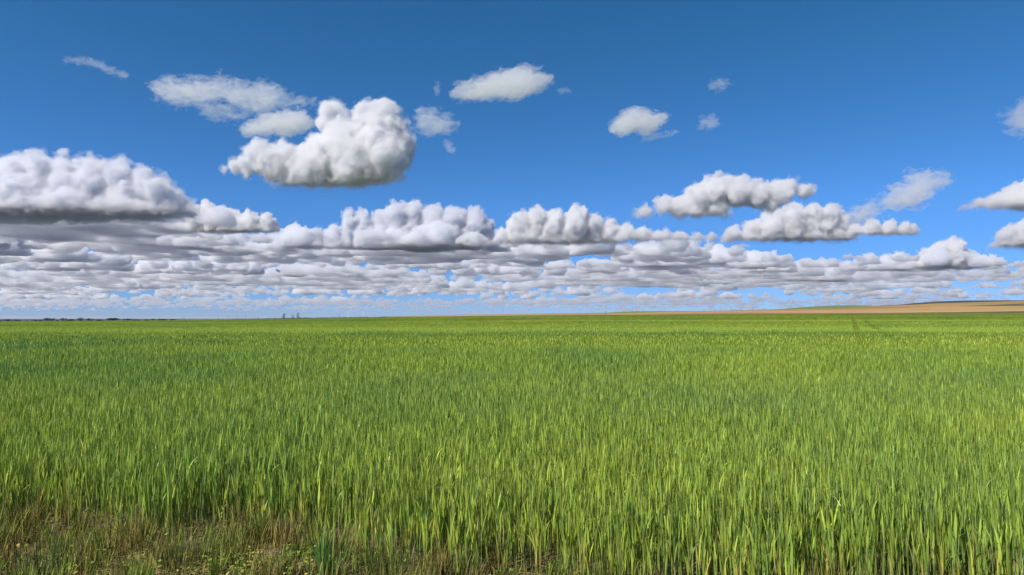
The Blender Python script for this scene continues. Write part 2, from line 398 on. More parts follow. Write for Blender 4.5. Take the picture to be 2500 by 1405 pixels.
# ======================================================= leaves and blades as real strips
def strips(base,az,L,W,th0,th1,tint,seg=4,prof=None,lean=None,twist=0.):
    """one leaf strip per row: starts at base, rises at angle th0 from vertical and bends to th1 towards az"""
    n=len(base); t=np.linspace(0,1,seg+1)
    if prof is None: prof=np.interp(t,[0,.25,.55,.85,1],[.55,1,.95,.5,.04])
    th=th0[:,None]+(th1-th0)[:,None]*((t[1:]+t[:-1])/2)[None]**1.4
    ds=(L/seg)[:,None]
    r=np.concatenate([np.zeros((n,1)),np.cumsum(np.sin(th)*ds,1)],1); z=np.concatenate([np.zeros((n,1)),np.cumsum(np.cos(th)*ds,1)],1)
    ca,sa=np.cos(az)[:,None],np.sin(az)[:,None]
    C=np.stack([base[:,0:1]+r*ca,base[:,1:2]+r*sa,base[:,2:3]+z],-1)
    if np.ndim(twist)==0: twist=np.full(n,twist)
    w=(W[:,None]*prof[None]/2)[:,:,None]; ang=az[:,None]+math.pi/2+twist[:,None]*t[None]
    wd=np.stack([np.cos(ang),np.sin(ang),0*ang],-1)
    V=np.stack([C-wd*w,C+wd*w],2).reshape(n,-1,3)          # n,(seg+1)*2,3
    k=(seg+1)*2; j=np.arange(seg)*2
    q=np.stack([j,j+1,j+3,j+2],1)
    Q=(q[None]+np.arange(n)[:,None,None]*k).reshape(-1,4)
    return V.reshape(-1,3),Q,np.repeat(tint,k,0)
def join(parts):
    v=[];q=[];c=[];o=0
    for a,b,d in parts: v.append(a);q.append(b+o);c.append(d);o+=len(a)
    return np.concatenate(v),np.concatenate(q),np.concatenate(c)
def leaf_mesh(name,parts,m,smooth=True):
    v,q,c=join(parts); me=mesh_from(name,v,q,m,smooth)
    a=me.attributes.new('tint','FLOAT_COLOR','POINT'); a.data.foreach_set('color',np.concatenate([np.clip(c,0,1),np.ones((len(c),1))],1).astype(np.float32).ravel())
    return me
ROW=R(26.4); RD=np.array([math.sin(ROW),math.cos(ROW)]); RN=np.array([math.cos(ROW),-math.sin(ROW)])
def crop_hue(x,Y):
    """0 = bluish green stand, 1 = yellowish green stand; patches and bands of growth, with cloud and slope shade painted in"""
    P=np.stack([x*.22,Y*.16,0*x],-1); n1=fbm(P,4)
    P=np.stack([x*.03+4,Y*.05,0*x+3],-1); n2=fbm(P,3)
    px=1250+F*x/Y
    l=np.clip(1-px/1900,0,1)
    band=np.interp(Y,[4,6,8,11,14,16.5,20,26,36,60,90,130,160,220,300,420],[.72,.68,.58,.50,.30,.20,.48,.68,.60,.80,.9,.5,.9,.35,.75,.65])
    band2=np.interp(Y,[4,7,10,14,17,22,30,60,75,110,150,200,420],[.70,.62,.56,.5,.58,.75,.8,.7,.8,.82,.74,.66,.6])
    return np.clip(band*l+band2*(1-l)+.55*n1+.6*n2,0,1)  # growth patches, plus cloud and slope shade put into the crop colour
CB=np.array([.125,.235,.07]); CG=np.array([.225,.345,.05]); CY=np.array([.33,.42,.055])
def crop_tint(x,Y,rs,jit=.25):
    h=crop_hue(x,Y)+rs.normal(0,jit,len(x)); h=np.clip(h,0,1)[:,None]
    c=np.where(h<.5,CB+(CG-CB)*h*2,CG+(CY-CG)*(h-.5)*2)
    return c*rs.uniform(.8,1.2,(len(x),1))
def edgeY(x):
    return np.interp(x,[-9,-4.2,-3.3,-2.2,-1.2,-.3,.6,2,4,8],[6.3,5.66,5.46,5.26,4.94,4.5,4.24,4.04,3.8,3.6])+.16*np.sin(x*3.1+1)+.09*np.sin(x*7.7)
def sample_zone(y0,y1,dens,rs,margin=.86):
    a,b=y0+2.5,y1+2.5; A=margin*(b*b-a*a); n=int(A*dens)
    Y=np.sqrt(rs.uniform(a*a,b*b,n)); x=rs.uniform(-margin,margin,n)*Y; Y=Y-2.5
    # pull towards the seed rows
    p=x*RN[0]+Y*RN[1]; k=np.round(p/.17)*.17+rs.normal(0,1,n)*np.where(Y<14,.055,.03)-p
    return x+k*RN[0],Y+k*RN[1]
rs=np.random.RandomState(11)
def wheat_zone(y0,y1,dens,nl,seg,wscale,stem,margin=.86,hsc=1.):
    x,Y=sample_zone(y0,y1,dens,rs,margin); keep=(Y>9)|(rs.rand(len(x))<np.clip((Y-edgeY(x)+.22)/.6,0,1))
    gap=fbm(np.stack([x*1.3,Y*1.3,0*x+7],-1),3); keep&=(gap+rs.normal(0,.12,len(x)))>-.42
    x,Y=x[keep],Y[keep]; n=len(x); z=ground_z(x,Y)
    hv=.49*hsc*(1+.16*fbm(np.stack([x*.5,Y*.5,0*x],-1),3))*rs.uniform(.82,1.14,n)
    q=np.abs(((x*RN[0]+Y*RN[1]-.42)+.9)%24-.9); tram=(q<.17)|(np.abs(q-1.7)<.17)
    hv=np.where(tram&(Y>24),hv*.84,hv)
    edge=np.clip(1-(Y-edgeY(x))/.45,0,1)*(Y<9); hv=hv*(1-.40*edge*rs.uniform(.3,1.3,n))
    parts=[]
    base=np.stack([x,Y,z],-1); laz=rs.uniform(0,2*math.pi,n); lth=np.abs(rs.normal(0,.055,n))
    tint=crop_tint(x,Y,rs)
    def on_stem(f):
        return base+np.stack([np.cos(laz)*np.sin(lth)*hv*f,np.sin(laz)*np.sin(lth)*hv*f,np.cos(lth)*hv*f],-1)
    if stem:
        for a in (0,math.pi/2):
            V=strips(base,laz+a,hv*.9,np.full(n,.0046*stem),lth,lth,tint*.45+np.array([.16,.23,.12]),2,np.array([1,.9,.6])); parts.append(V)
    for k in range(nl):
        f=(.12+.72*(k+rs.uniform(0,.8,n))/nl)
        az=rs.uniform(0,2*math.pi,n); L=np.minimum(hv*(1.08-f)*rs.uniform(.75,1.15,n)+.06,.20)*rs.uniform(.75,1.1,n)
        th0=np.abs(rs.normal(.07,.06,n)); th1=th0+np.abs(rs.normal(.10,.16,n))+(rs.rand(n)<.05)*rs.uniform(.5,1.6,n)
        c=tint*rs.uniform(.45,1.55,(n,1))
        dry=(rs.rand(n)<(.04+.45*edge)*(f<.42))[:,None]
        c=np.where(dry,np.where(rs.rand(n)[:,None]<.5,np.array([.60,.58,.10]),np.array([.62,.48,.14]))*rs.uniform(.6,1.1,(n,1)),c)
        parts.append(strips(on_stem(f),az,L,rs.uniform(.007,.0135,n)*wscale*(1+.45*edge),th0,th1,c,seg,twist=rs.normal(0,.7,n)))
    return parts
W=[]
W+=wheat_zone(3.6,8.5,660,5,4,.72,1.)
W+=wheat_zone(8.5,15,470,4,3,.74,1.,.84)
W+=wheat_zone(15,30,200,3,2,1.05,0,.82)
W+=wheat_zone(30,62,34,3,2,2.6,0,.80,1.03)
def tuft_zone(y0,y1,n,ws):
    Y=1/rs.uniform(1/y1,1/y0,n); x=rs.uniform(-.82,.82,n)*(Y+2.5)
    px=1250+F*x/Y; k=Y<Ye(px)-1; x,Y=x[k],Y[k]; n=len(x)
    q=np.abs(((x*RN[0]+Y*RN[1]-.42)+.9)%24-.9); tram=(q<.3)|(np.abs(q-1.8)<.3)
    r2=((x*RN[0]+Y*RN[1])%3.0)<.32
    hv=HC*rs.uniform(.9,1.12,n)*np.where(tram,.86,1)*np.where(r2&(Y>110),.86,1)
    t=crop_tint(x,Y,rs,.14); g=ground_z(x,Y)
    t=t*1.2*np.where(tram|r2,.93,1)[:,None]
    return [strips(np.stack([x,Y,g+.22],-1),rs.uniform(0,6.28,n),hv-.22,.018*ws*Y/60*rs.uniform(.6,1.4,n),np.abs(rs.normal(0,.1,n)),np.abs(rs.normal(.2,.25,n)),t,2)]
W+=tuft_zone(55,440,260000,1.6)
wheat=tag(link('wheat',leaf_mesh('wheat',W,M_LEAF)),'green knee-high cereal crop filling the field to the hills','crop',kind='stuff')
print('wheat verts',len(wheat.data.vertices))
# lower leaves of the stand: a rough leafy layer between the stems
yb=np.exp(np.linspace(math.log(7.0),math.log(438),230)); ub=np.linspace(-.92,.92,420)
U,YB=np.meshgrid(ub,yb,indexing='ij'); XB=U*(YB+2.5)
pxb=1250+F*XB/YB; YB=np.minimum(YB,Ye(pxb)); XB=U*(YB+2.5)
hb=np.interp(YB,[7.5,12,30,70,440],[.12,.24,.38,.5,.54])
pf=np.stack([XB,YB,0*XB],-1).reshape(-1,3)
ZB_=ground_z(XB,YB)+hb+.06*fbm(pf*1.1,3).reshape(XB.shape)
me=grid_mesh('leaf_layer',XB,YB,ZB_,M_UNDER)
ti=crop_tint(pf[:,0],pf[:,1],rs,.1)*.55  # tint darkened to paint in the shade among the stems
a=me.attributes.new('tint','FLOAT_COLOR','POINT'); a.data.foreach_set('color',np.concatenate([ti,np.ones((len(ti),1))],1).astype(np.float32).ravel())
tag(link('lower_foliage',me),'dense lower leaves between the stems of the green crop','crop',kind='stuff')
# ======================================================= field margin: weeds, clover, straw
def margin_pts(n,x0=-7.5,x1=4.6,over=.25):
    n=int(n*1.39)
    x=rs.uniform(x0,x1,n); Y=rs.uniform(3.3,6.6,n); k=(Y<edgeY(x)+over*rs.rand(n)); return x[k],Y[k]
def weeds():
    parts=[]
    cx,cy_=margin_pts(1050,over=.15)
    for X,Yc in zip(cx,cy_):
        n=int(rs.randint(16,60)); r=rs.uniform(.02,.06)
        x=X+rs.normal(0,r,n); Y=Yc+rs.normal(0,r,n); z=ground_z(x,Y)
        H=rs.uniform(.10,.30)*rs.uniform(.6,1.1,n); az=rs.uniform(0,6.28)+rs.normal(0,1.3,n)
        br=rs.rand()**1.3; c=(np.array([.20,.28,.045])*(1-br)+np.array([.25,.185,.06])*br)*rs.uniform(.25,1.6,(n,1))
        th0=np.abs(rs.normal(.12,.14,n)); th1=th0+np.abs(rs.normal(.25,.3,n))
        b=np.stack([x,Y,z],-1); parts.append(strips(b,az,H,rs.uniform(.0035,.008,n),th0,th1,c,3))
        if rs.rand()<.28:                                     # bristly seed heads
            k=int(min(n,rs.randint(3,9))); e=b[:k]+np.stack([np.cos(az[:k])*np.sin(th0[:k])*H[:k],np.sin(az[:k])*np.sin(th0[:k])*H[:k],np.cos(th0[:k])*H[:k]],-1)*.92
            m_=10; eb=np.repeat(e,m_,0); eb[:,2]+=np.tile(np.linspace(0,.03,m_),k)
            ca=(np.array([.30,.23,.11])*(1-.5*rs.rand()))*np.ones((k*m_,1))
            parts.append(strips(eb,rs.uniform(0,6.28,k*m_),rs.uniform(.03,.055,k*m_),np.full(k*m_,.0022),np.full(k*m_,.2),rs.uniform(.15,.4,k*m_),ca,1))
    return parts
tag(link('weed_grass',leaf_mesh('weed_grass',weeds(),M_WEED)),'brownish wild grass with bristly heads along the bare field margin','grass',kind='stuff')
def short_sward():
    x,Y=margin_pts(36000,over=.5); n=len(x); br=np.clip(.45+.9*fbm(np.stack([x*1.6,Y*1.6,0*x],-1),3)+rs.normal(0,.2,n),0,1)[:,None]
    k=fbm(np.stack([x*2.1,Y*2.1,0*x+30],-1),3)>-.3; x,Y,br=x[k],Y[k],br[k]; n=len(x)
    c=(np.array([.20,.29,.035])*(1-br)+np.array([.32,.24,.07])*br)*rs.uniform(.3,1.6,(n,1))
    return [strips(np.stack([x,Y,ground_z(x,Y)-.01],-1),rs.uniform(0,6.28,n),rs.uniform(.03,.12,n),rs.uniform(.004,.009,n),rs.uniform(0,.5,n),rs.uniform(.2,1.3,n),c,2)]
tag(link('short_grass',leaf_mesh('short_grass',short_sward(),M_WEED)),'short thin grass blades on the soil of the field margin','grass',kind='stuff')
def straw():
    x,Y=margin_pts(20000,over=.6); n=len(x); k=fbm(np.stack([x*1.5,Y*1.5,0*x+50],-1),3)>-.02; x,Y=x[k],Y[k]; n=len(x)
    c=np.array([.52,.38,.22])*rs.uniform(.35,1.1,(n,1))
    return [strips(np.stack([x,Y,ground_z(x,Y)+rs.uniform(.01,.045,n)],-1),rs.uniform(0,6.28,n),rs.uniform(.04,.16,n),rs.uniform(.003,.007,n),rs.normal(1.5,.12,n),rs.normal(1.57,.15,n),c,2,np.array([1,1,.8]))]
tag(link('straw_litter',leaf_mesh('straw_litter',straw(),M_WEED)),'dry tan straw scattered on the bare soil at the field edge','straw',kind='stuff')
def clover():
    parts=[]
    x=np.concatenate([rs.normal(-1.6,.3,900),rs.normal(-2.9,.4,160),rs.normal(-.4,.5,120)]); Y=np.concatenate([rs.normal(4.42,.13,900),rs.normal(4.6,.2,160),rs.normal(4.2,.1,120)]); n=len(x)
    z=ground_z(x,Y)+rs.uniform(.02,.11,n); ye=(rs.rand(n)<.22)[:,None]
    c=np.where(ye,np.array([.60,.50,.12]),np.array([.22,.33,.06]))*rs.uniform(.6,1.2,(n,1))
    parts.append(strips(np.stack([x,Y,z],-1),rs.uniform(0,6.28,n),rs.uniform(.012,.03,n),rs.uniform(.010,.022,n),rs.uniform(.7,1.4,n),rs.uniform(1.1,1.9,n),c,4,np.array([.25,.8,1,.85,.2])))
    return parts
tag(link('clover',leaf_mesh('clover',clover(),M_WEED)),'low clover-like leaves, some yellowed, in the bare margin','weed',kind='stuff')
def tuft(px,py,Yd,H,n,spread,wide,col,label,flop=.35):
    p=at(px,py,Yd); X,Yc=p[0],Yd
    x=X+rs.normal(0,spread,n); Y=Yc+rs.normal(0,spread,n); d=np.arctan2(Y-Yc,x-X)+rs.normal(0,.5,n)
    h=H*rs.uniform(.55,1.05,n); c=np.array(col)*rs.uniform(.7,1.25,(n,1))
    th0=np.abs(rs.normal(.14,.1,n)); th1=th0+np.abs(rs.normal(flop,.25,n))
    me=leaf_mesh('grass_tuft',[strips(np.stack([x-X,Y-Yc,ground_z(x,Y)-.01],-1),d,h,wide*rs.uniform(.7,1.3,n),th0,th1,c,5,twist=rs.normal(0,.5,n))],M_LEAF)
    o=tag(link('grass_tuft',me),label,'grass tuft','grass tufts on the field margin'); o.location=(X,Yc,0)
tuft(795,1405,4.32,.36,46,.055,.014,(.11,.24,.055),'broad-bladed blue-green grass tuft, the tallest in the margin, beside the crop edge')
tuft(95,1405,4.42,.30,85,.07,.005,(.06,.11,.03),'dense dark fine-bladed grass tuft in the bottom left corner of the photo',.3)
tuft(440,1380,4.5,.30,80,.07,.005,(.10,.14,.04),'grey-green fine grass tuft right of the clover-free bare patch',.4)
tuft(560,1330,5.0,.22,40,.05,.005,(.13,.15,.05),'small pale grass tuft standing against the crop edge',.4)
tuft(690,1410,4.25,.24,30,.04,.008,(.16,.21,.07),'pale green grass tuft leaning beside the broad-bladed tuft',.7)
tuft(960,1410,4.2,.30,70,.07,.005,(.11,.13,.04),'olive fine grass tuft at the foot of the crop in mid-margin',.25)
tuft(1120,1410,4.18,.26,60,.07,.005,(.14,.13,.05),'brownish fine grass tuft beside dry straw near the crop',.3)
# ======================================================= distant trees
def tree(px,pyt,pyb,wpx,Yd,label,col=(.009,.015,.012),n=520,flat=1.,sparse=None,group='trees along the far field edge'):
    pyt=pyt-.22*(pyb-pyt); b=at(px,pyb,Yd); H=(pyb-pyt)/F*Yd; Wd=wpx/F*Yd
    root=bpy.data.objects.new('tree',None); SC.collection.objects.link(root); root.location=b
    tag(root,label,'tree',group)
    tr=.035*H+.06
    # trunk with limbs
    P=[];E=[]
    parts=[]
    def limb(p,q,r0,r1,k=6):
        p=np.array(p,float);q=np.array(q,float);d=(q-p)/np.linalg.norm(q-p); s=np.cross(d,[.3,.9,.2]); s/=np.linalg.norm(s); t=np.cross(d,s)
        a=np.arange(k)*2*math.pi/k; ring=np.cos(a)[:,None]*s+np.sin(a)[:,None]*t
        v=np.concatenate([p+ring*r0,q+ring*r1]); i=np.arange(k); j=(i+1)%k
        parts.append((v,np.stack([i,j,j+k,i+k],1),np.zeros((2*k,3))))
    limb((0,0,-.6),(0,0,H*.3),tr*1.2,tr*.9)
    tips=[]
    if sparse is None:
        for k in range(7):
            a=k*.9+rs.uniform(-.3,.3); e=(math.cos(a)*Wd*.3,math.sin(a)*Wd*.3,H*rs.uniform(.55,.8)); limb((0,0,H*.28),e,tr*.6,tr*.2); tips.append(e)
    else:
        for (ex,ez,r) in sparse:
            e=(ex*Wd,rs.uniform(-.15,.15)*Wd,ez*H); limb((0,0,H*.25),e,tr*.7,tr*.25); tips.append((*e,r))
    v,q,_=join(parts); link('trunk',mesh_from('trunk',v,q,M_BARK),root)
    if sparse is None:
        m=int(rs.randint(5,8)); cs=[]
        for k in range(m):
            t=(k+.5)/m*2-1; cs.append((t*Wd*.36,rs.uniform(-.25,.25)*Wd,H*(.52+.16*(1-t*t))*rs.uniform(.9,1.1),Wd*rs.uniform(.16,.24),H*rs.uniform(.3,.36)))
        cs.append((rs.uniform(-.1,.1)*Wd,0,H*.62,Wd*.28,H*.36))
    else:
        cs=[(t[0],t[1],t[2],t[3]*Wd,t[3]*H*1.1) for t in tips]
    pts=[];nr=[]
    for (x,y,z,rx,rz) in cs:
        k=n//len(cs); d=rs.normal(size=(k,3)); d/=np.linalg.norm(d,axis=1)[:,None]; s=rs.uniform(.55,1.05,(k,1))
        pts.append(np.array([x,y,z])+d*s*np.array([rx,rx,rz]))
    pts=np.concatenate(pts); pts[:,2]=np.maximum(pts[:,2],H*.12); k=len(pts)
    sz=max(H,Wd*.5)*(.11 if sparse is None else .085)*rs.uniform(.6,1.3,k)
    c=np.array(col)*rs.uniform(.6,1.5,(k,1))
    link('crown',leaf_mesh('crown',[strips(pts,rs.uniform(0,6.28,k),sz,sz*.8,rs.uniform(0,1.5,k),rs.uniform(.5,2.2,k),c,2,np.array([.3,1,.2]))],M_TREE,False),root)
TR=[(3,783.6,787,9,'cut off by the left edge of the photo'),(20,781.7,787,20,'broad, second from the left end'),(40,781.8,787,19,'low, right of the broad second one'),
 (66,784.2,787,10,'tiny and alone in the first gap of the row'),(77,784.6,787,7,'smallest speck in the first gap of the row'),(87,782,787,11,'small round, after the first gap'),(98,782.2,787,11,'small, against the widest crown'),
 (119,779.2,787,34,'widest flat-topped crown in the row'),(140,782.2,787,9,'low, between the widest crown and the peaked one'),(153,778.8,787,17,'peaked crown just right of the widest one'),(171,781,787,23,'sloping crown just left of the clear gap'),
 (196,778.1,787,23,'tallest humped crown right of the clear gap'),(220,779.2,786,23,'rounded, right next to the tallest humped crown'),(242,781.2,786,20,'low flat, right of the two tallest humps'),
 (277,778.8,785,42,'long low crown in the middle of the row'),(311,779.6,785,22,'tapering, right of the long low crown'),(335,781.8,784.6,22,'very low and thin in the second gap'),(357,781.4,784.4,15,'low, first after the second gap'),
 (373,780.2,784,15,'small domed, near the right end of the row'),(396,780.6,784,24,'low wide, next to last on the right'),(421,780,783.4,18,'last on the right end of the row')]
for px,pt,pb,wp,d in TR:
    tree(px,pt,pb,wp,1500,'dark tree on the left horizon, '+d,n=420)
tree(693,769.6,780.6,9,1000,'lone dark leafy tree on the horizon, bent to the right, leftmost of three',(.03,.045,.03),260,sparse=[(-.28,.45,.22),(-.15,.7,.22),(.1,.85,.2),(.3,.9,.14),(.05,.5,.2),(.2,.2,.14)],group='lone trees on the horizon')
tree(714.5,770.4,780,8,1000,'lone thin tree forked like a V, middle of the three on the horizon',(.035,.06,.045),120,sparse=[(-.3,.85,.16),(-.22,.65,.13),(.3,.85,.16),(.2,.6,.14),(.5,.3,.07)],group='lone trees on the horizon')
tree(727,767.6,780,10,1000,'lone ragged tree with upright bare shoots, tallest of the three on the horizon',(.03,.05,.035),150,sparse=[(-.25,.9,.07),(-.22,.6,.06),(.05,.95,.1),(.1,.65,.14),(.3,.85,.07),(.38,.35,.13),(0,.2,.2)],group='lone trees on the horizon')
# far wood along the horizon
def treeline():
    px=np.concatenate([rs.uniform(560,760,1500),rs.uniform(700,900,1500),rs.uniform(930,985,400)]); n=len(px)
    Yd=rs.uniform(2900,3100,n); top=np.interp(px,[560,700,900,985],[780.6,777.6,774.8,773.2]); py=top+rs.uniform(-.3,1.6,n)
    x=(px-1250)/F*Yd; z=CAMZ+Yd*(778-py)/F; s=rs.uniform(1.5,3.2,n)
    return [strips(np.stack([x,Yd,z],-1),rs.uniform(0,6.28,n),s,s,rs.uniform(0,1.5,n),rs.uniform(.5,2,n),np.array([.035,.05,.04])*rs.uniform(.7,1.3,(n,1)),2,np.array([.4,1,.3]))]
tag(link('far_woods',leaf_mesh('far_woods',treeline(),M_TREE,False)),'thin dark line of woods along the distant horizon','woods',kind='stuff')
# ======================================================= poles and turbines
def bm_obj(name,m,parent,fn):
    b=bmesh.new(); fn(b); me=bpy.data.meshes.new(name); b.to_mesh(me); b.free(); me.materials.append(m); return link(name,me,parent)
def cone(b,p,q,r0,r1,k=10):
    p,q=Vector(p),Vector(q); d=q-p
    M=Matrix.Translation((p+q)/2)@d.to_track_quat('Z','Y').to_matrix().to_4x4()
    bmesh.ops.create_cone(b,cap_ends=True,segments=k,radius1=r0,radius2=r1,depth=d.length,matrix=M)
def pole(px,pyt,pyb,Yd,label,arm=True,group='utility poles'):
    b=at(px,pyb,Yd); H=(pyb-pyt)/F*Yd
    root=bpy.data.objects.new('utility_pole',None); SC.collection.objects.link(root); root.location=b; tag(root,label,'utility pole',group)
    bm_obj('post',M_WOOD,root,lambda m:cone(m,(0,0,-1),(0,0,H),.26,.17))
    if arm:
        bm_obj('crossarm',M_STEEL,root,lambda m:(cone(m,(-1.5,0,H-.5),(1.5,0,H-.5),.12,.12,6),cone(m,(-.9,0,H-.5),(0,0,H-1.4),.05,.05,6),cone(m,(.9,0,H-.5),(0,0,H-1.4),.05,.05,6)))
        for s in (-1.35,0,1.35): bm_obj('insulator',M_WHITE,root,lambda m:(cone(m,(s,.0,H-.4+.02),(s,0,H-.05),.05,.09,8),cone(m,(s,0,H-.05),(s,0,H+.1),.12,.04,8)))
pole(1479,758.6,767,900,'wooden utility pole with crossarm left of the low green hill')
pole(1838,750.4,758.4,1650,'utility pole with crossarm on the brown skyline before the hill rises')
pole(1745,752,760.6,1650,'faint utility pole on the brown skyline between two poles with clear crossarms')
pole(1545,754.6,761,2150,'faint utility pole standing on top of the low green hill')
pole(828,768.4,776.2,1700,'short brown utility pole left of the two white turbines')
for px,d in ((449,'first right of the dark tree row'),(533,'second right of the dark tree row'),(556,'third right of the dark tree row'),(580,'fourth right of the dark tree row'),(600,'fifth right of the dark tree row'),(631,'second left of the three lone trees'),(659,'nearest left of the three lone trees')):
    pb=float(np.interp(px,[450,700],[782.6,779.6])); pole(px,pb-11.5,pb,1700,'faint utility pole on the left horizon, '+d)
def turbine(px,pyt,pyb,Yd,label,rot):
    b=at(px,pyb,Yd); H=(pyb-pyt)/F*Yd
    root=bpy.data.objects.new('wind_turbine',None); SC.collection.objects.link(root); root.location=b; tag(root,label,'wind turbine','white wind turbines on the horizon')
    bm_obj('tower',M_WHITE,root,lambda m:cone(m,(0,0,-12),(0,0,H),2.6,1.6,14))
    bm_obj('nacelle',M_WHITE,root,lambda m:(cone(m,(0,-4,H+1.2),(0,7,H+1.2),2.0,1.7,12),cone(m,(0,-6.4,H+1.2),(0,-4,H+1.2),.5,1.9,12)))
    for k in range(3):
        a=rot+k*2*math.pi/3; L=H*.5
        def bl(m):
            d=Vector((math.sin(a),0,math.cos(a))); s=Vector((math.cos(a),0,-math.sin(a))); o=Vector((0,-5,H+1.2)); rings=[]
            for t,w_,th in ((.03,.9,.9),(.2,2.1,.6),(.6,1.3,.35),(1,.3,.1)):
                c=o+d*L*t; rings.append([m.verts.new(c+s*w_*i+Vector((0,j*th,0))) for i,j in ((-.7,0),(.3,-1),(1,0),(.3,1))])
            for r0,r1 in zip(rings[:-1],rings[1:]):
                for i in range(4): m.faces.new((r0[i],r0[(i+1)%4],r1[(i+1)%4],r1[i]))
            m.faces.new(rings[0]); m.faces.new(rings[-1][::-1])
        bm_obj('blade',M_WHITE,root,bl)
turbine(849,764.5,776,9000,'white wind turbine, left one of the pair on the horizon',.2)
turbine(887,763.5,775.4,9000,'white wind turbine, right one of the pair on the horizon',.75)
# ======================================================= clouds
M1=(cloud_mat('cumulus',.0065,absorb=.09),cloud_mat('cumulus_core',.02,absorb=.11)); MG=(cloud_mat('shaded_cumulus',.006,absorb=.14,tone=(0,.12,.4)),cloud_mat('shaded_core',.014,absorb=.18,tone=(0,.12,.4))); FR=cloud_mat('fringe',.0028,absorb=.09); M2=cloud_mat('soft_cloud',.009,absorb=.1); M3=cloud_mat('wisp',.0042,absorb=.03); FR2=cloud_mat('veil',.0016,absorb=.02)  # the grey pair absorbs more, painting in shade from neighbouring clouds

cloud('big white cumulus with two domes and a grey flat base, largest lone cloud',[(548,412,12),(572,404,18),(600,396,22),(612,372,20),(632,362,24),(660,376,30),(700,388,36),(745,395,45),(770,350,26),(790,300,24),(800,268,26),(822,262,20),(838,275,18),(825,310,34),(850,345,55),(890,290,34),(905,272,30),(935,264,26),(958,275,24),(972,305,26),(930,320,50),(985,340,26),(1000,365,20),(1008,378,10),(930,370,70),(860,390,70),(985,385,24),(968,415,14),(690,425,26),(760,428,36),(840,430,40),(910,415,44),(950,405,34),(660,418,26),(715,440,26),(765,447,28),(805,446,34),(870,448,30),(785,400,52),(735,420,40),(810,370,50),(680,405,34),(600,412,20),(575,414,16),(640,400,30)],474,1,M1,depth=.6,lv=(16,8))
cloud('ragged pale cloud streak above and left of the big cumulus',[(390,215,18),(430,222,24),(470,222,22),(510,225,22),(545,205,16),(560,225,22),(600,235,22),(640,228,22),(670,235,20),(640,258,16),(600,262,14),(690,250,11),(740,250,10),(560,268,12),(500,260,12),(530,285,7),(600,280,9),(760,245,7)],300,21,M3,thin=1.5,lv=(),fringe=FR2,zb=500)
cloud('soft white cloud patch tucked against the left of the two domes',[(600,320,12),(630,310,17),(660,302,21),(700,297,22),(735,292,17),(755,302,12),(690,315,16),(730,318,9)],338,22,M2,thin=.75,lv=(),fringe=FR2,zb=700)
cloud('thin cloud wisp trailing at the far upper left',[(160,145,5),(190,147,7),(215,150,8),(240,158,8),(262,168,8),(285,178,6),(303,184,8)],190,23,M3,thin=1.5,lv=(),fringe=FR2,zb=500)
cloud('small bright cloud highest in the middle of the sky',[(1115,228,14),(1150,220,20),(1190,212,24),(1235,205,28),(1275,193,28),(1310,198,22),(1338,195,9),(1250,226,18)],252,2,M2,thin=.75,lv=(),fringe=FR2,zb=700)
cloud('thin upright cloud sliver left of the highest middle cloud',[(1070,202,4),(1067,214,6),(1065,228,5)],240,24,M3,thin=1.5,lv=(),fringe=FR2,zb=500)
cloud('tiny cloud shred right of the highest middle cloud',[(1368,223,6),(1380,220,6),(1390,222,4)],230,25,M3,thin=1.5,lv=(),fringe=FR2,zb=500)
cloud('small peaked cloud in the clear sky right of centre',[(1500,315,13),(1530,302,22),(1552,286,22),(1580,300,22),(1610,290,13),(1632,284,6),(1570,318,13)],336,3,M2,thin=.75,lv=(),fringe=FR2,zb=800)
cloud('torn wisp below the small peaked cloud',[(1570,340,6),(1590,335,8),(1610,330,6),(1640,325,5),(1655,320,4)],350,26,M3,thin=1.5,lv=(),fringe=FR2,zb=500)
cloud('soft grey cloudlet just right of the big two-domed cumulus',[(1030,295,19),(1060,298,21),(1095,302,13),(1040,315,13)],328,4,M3,thin=1.5,lv=(),fringe=FR2,zb=600)
cloud('small shred hanging below the soft grey cloudlet',[(1088,345,5),(1095,357,8),(1102,368,7)],378,27,M3,thin=1.5,lv=(),fringe=FR2,zb=500)
cloud('faint round cloudlet highest on the right side',[(1745,208,9),(1760,205,11),(1775,200,6)],224,5,M3,thin=1.5,lv=(),fringe=FR2,zb=500)
cloud('faint cloudlet right of the small peaked cloud',[(1712,300,9),(1732,296,12),(1748,298,8)],318,6,M3,thin=1.5,lv=(),fringe=FR2,zb=500)
cloud('grey cloud piece cut off by the right edge of the photo, high up',[(2490,290,20),(2510,275,24),(2530,300,22)],325,28,M3,thin=1.5,lv=(),fringe=FR2,zb=700)
cloud('wide white cumulus with a slanting row of domes on the right',[(1575,520,20),(1620,500,24),(1660,505,30),(1700,480,32),(1740,465,36),(1770,452,30),(1800,470,40),(1850,475,34),(1900,470,34),(1930,452,20),(1960,465,20),(1985,462,12),(1700,515,30),(1750,510,30),(1880,495,22)],545,7,M1)
cloud('white cumulus running out of the right edge with a pointed left end',[(2360,508,12),(2395,497,18),(2430,492,22),(2475,475,28),(2510,470,34),(2560,480,34)],524,8,M1,fill=True)
cloud('small flat-based cumulus floating below the grey torn one on the right',[(2050,570,12),(2090,562,18),(2130,552,20),(2170,555,18),(2210,556,16),(2230,552,9)],586,9,M1,fill=True)
cloud('grey torn cloud rising in steps to the upper right',[(2165,490,14),(2200,480,20),(2240,470,24),(2230,445,16),(2280,440,18),(2310,432,9),(2095,525,16),(2130,515,16)],505,10,M3,thin=1.5,lv=(),fringe=FR2,zb=800)
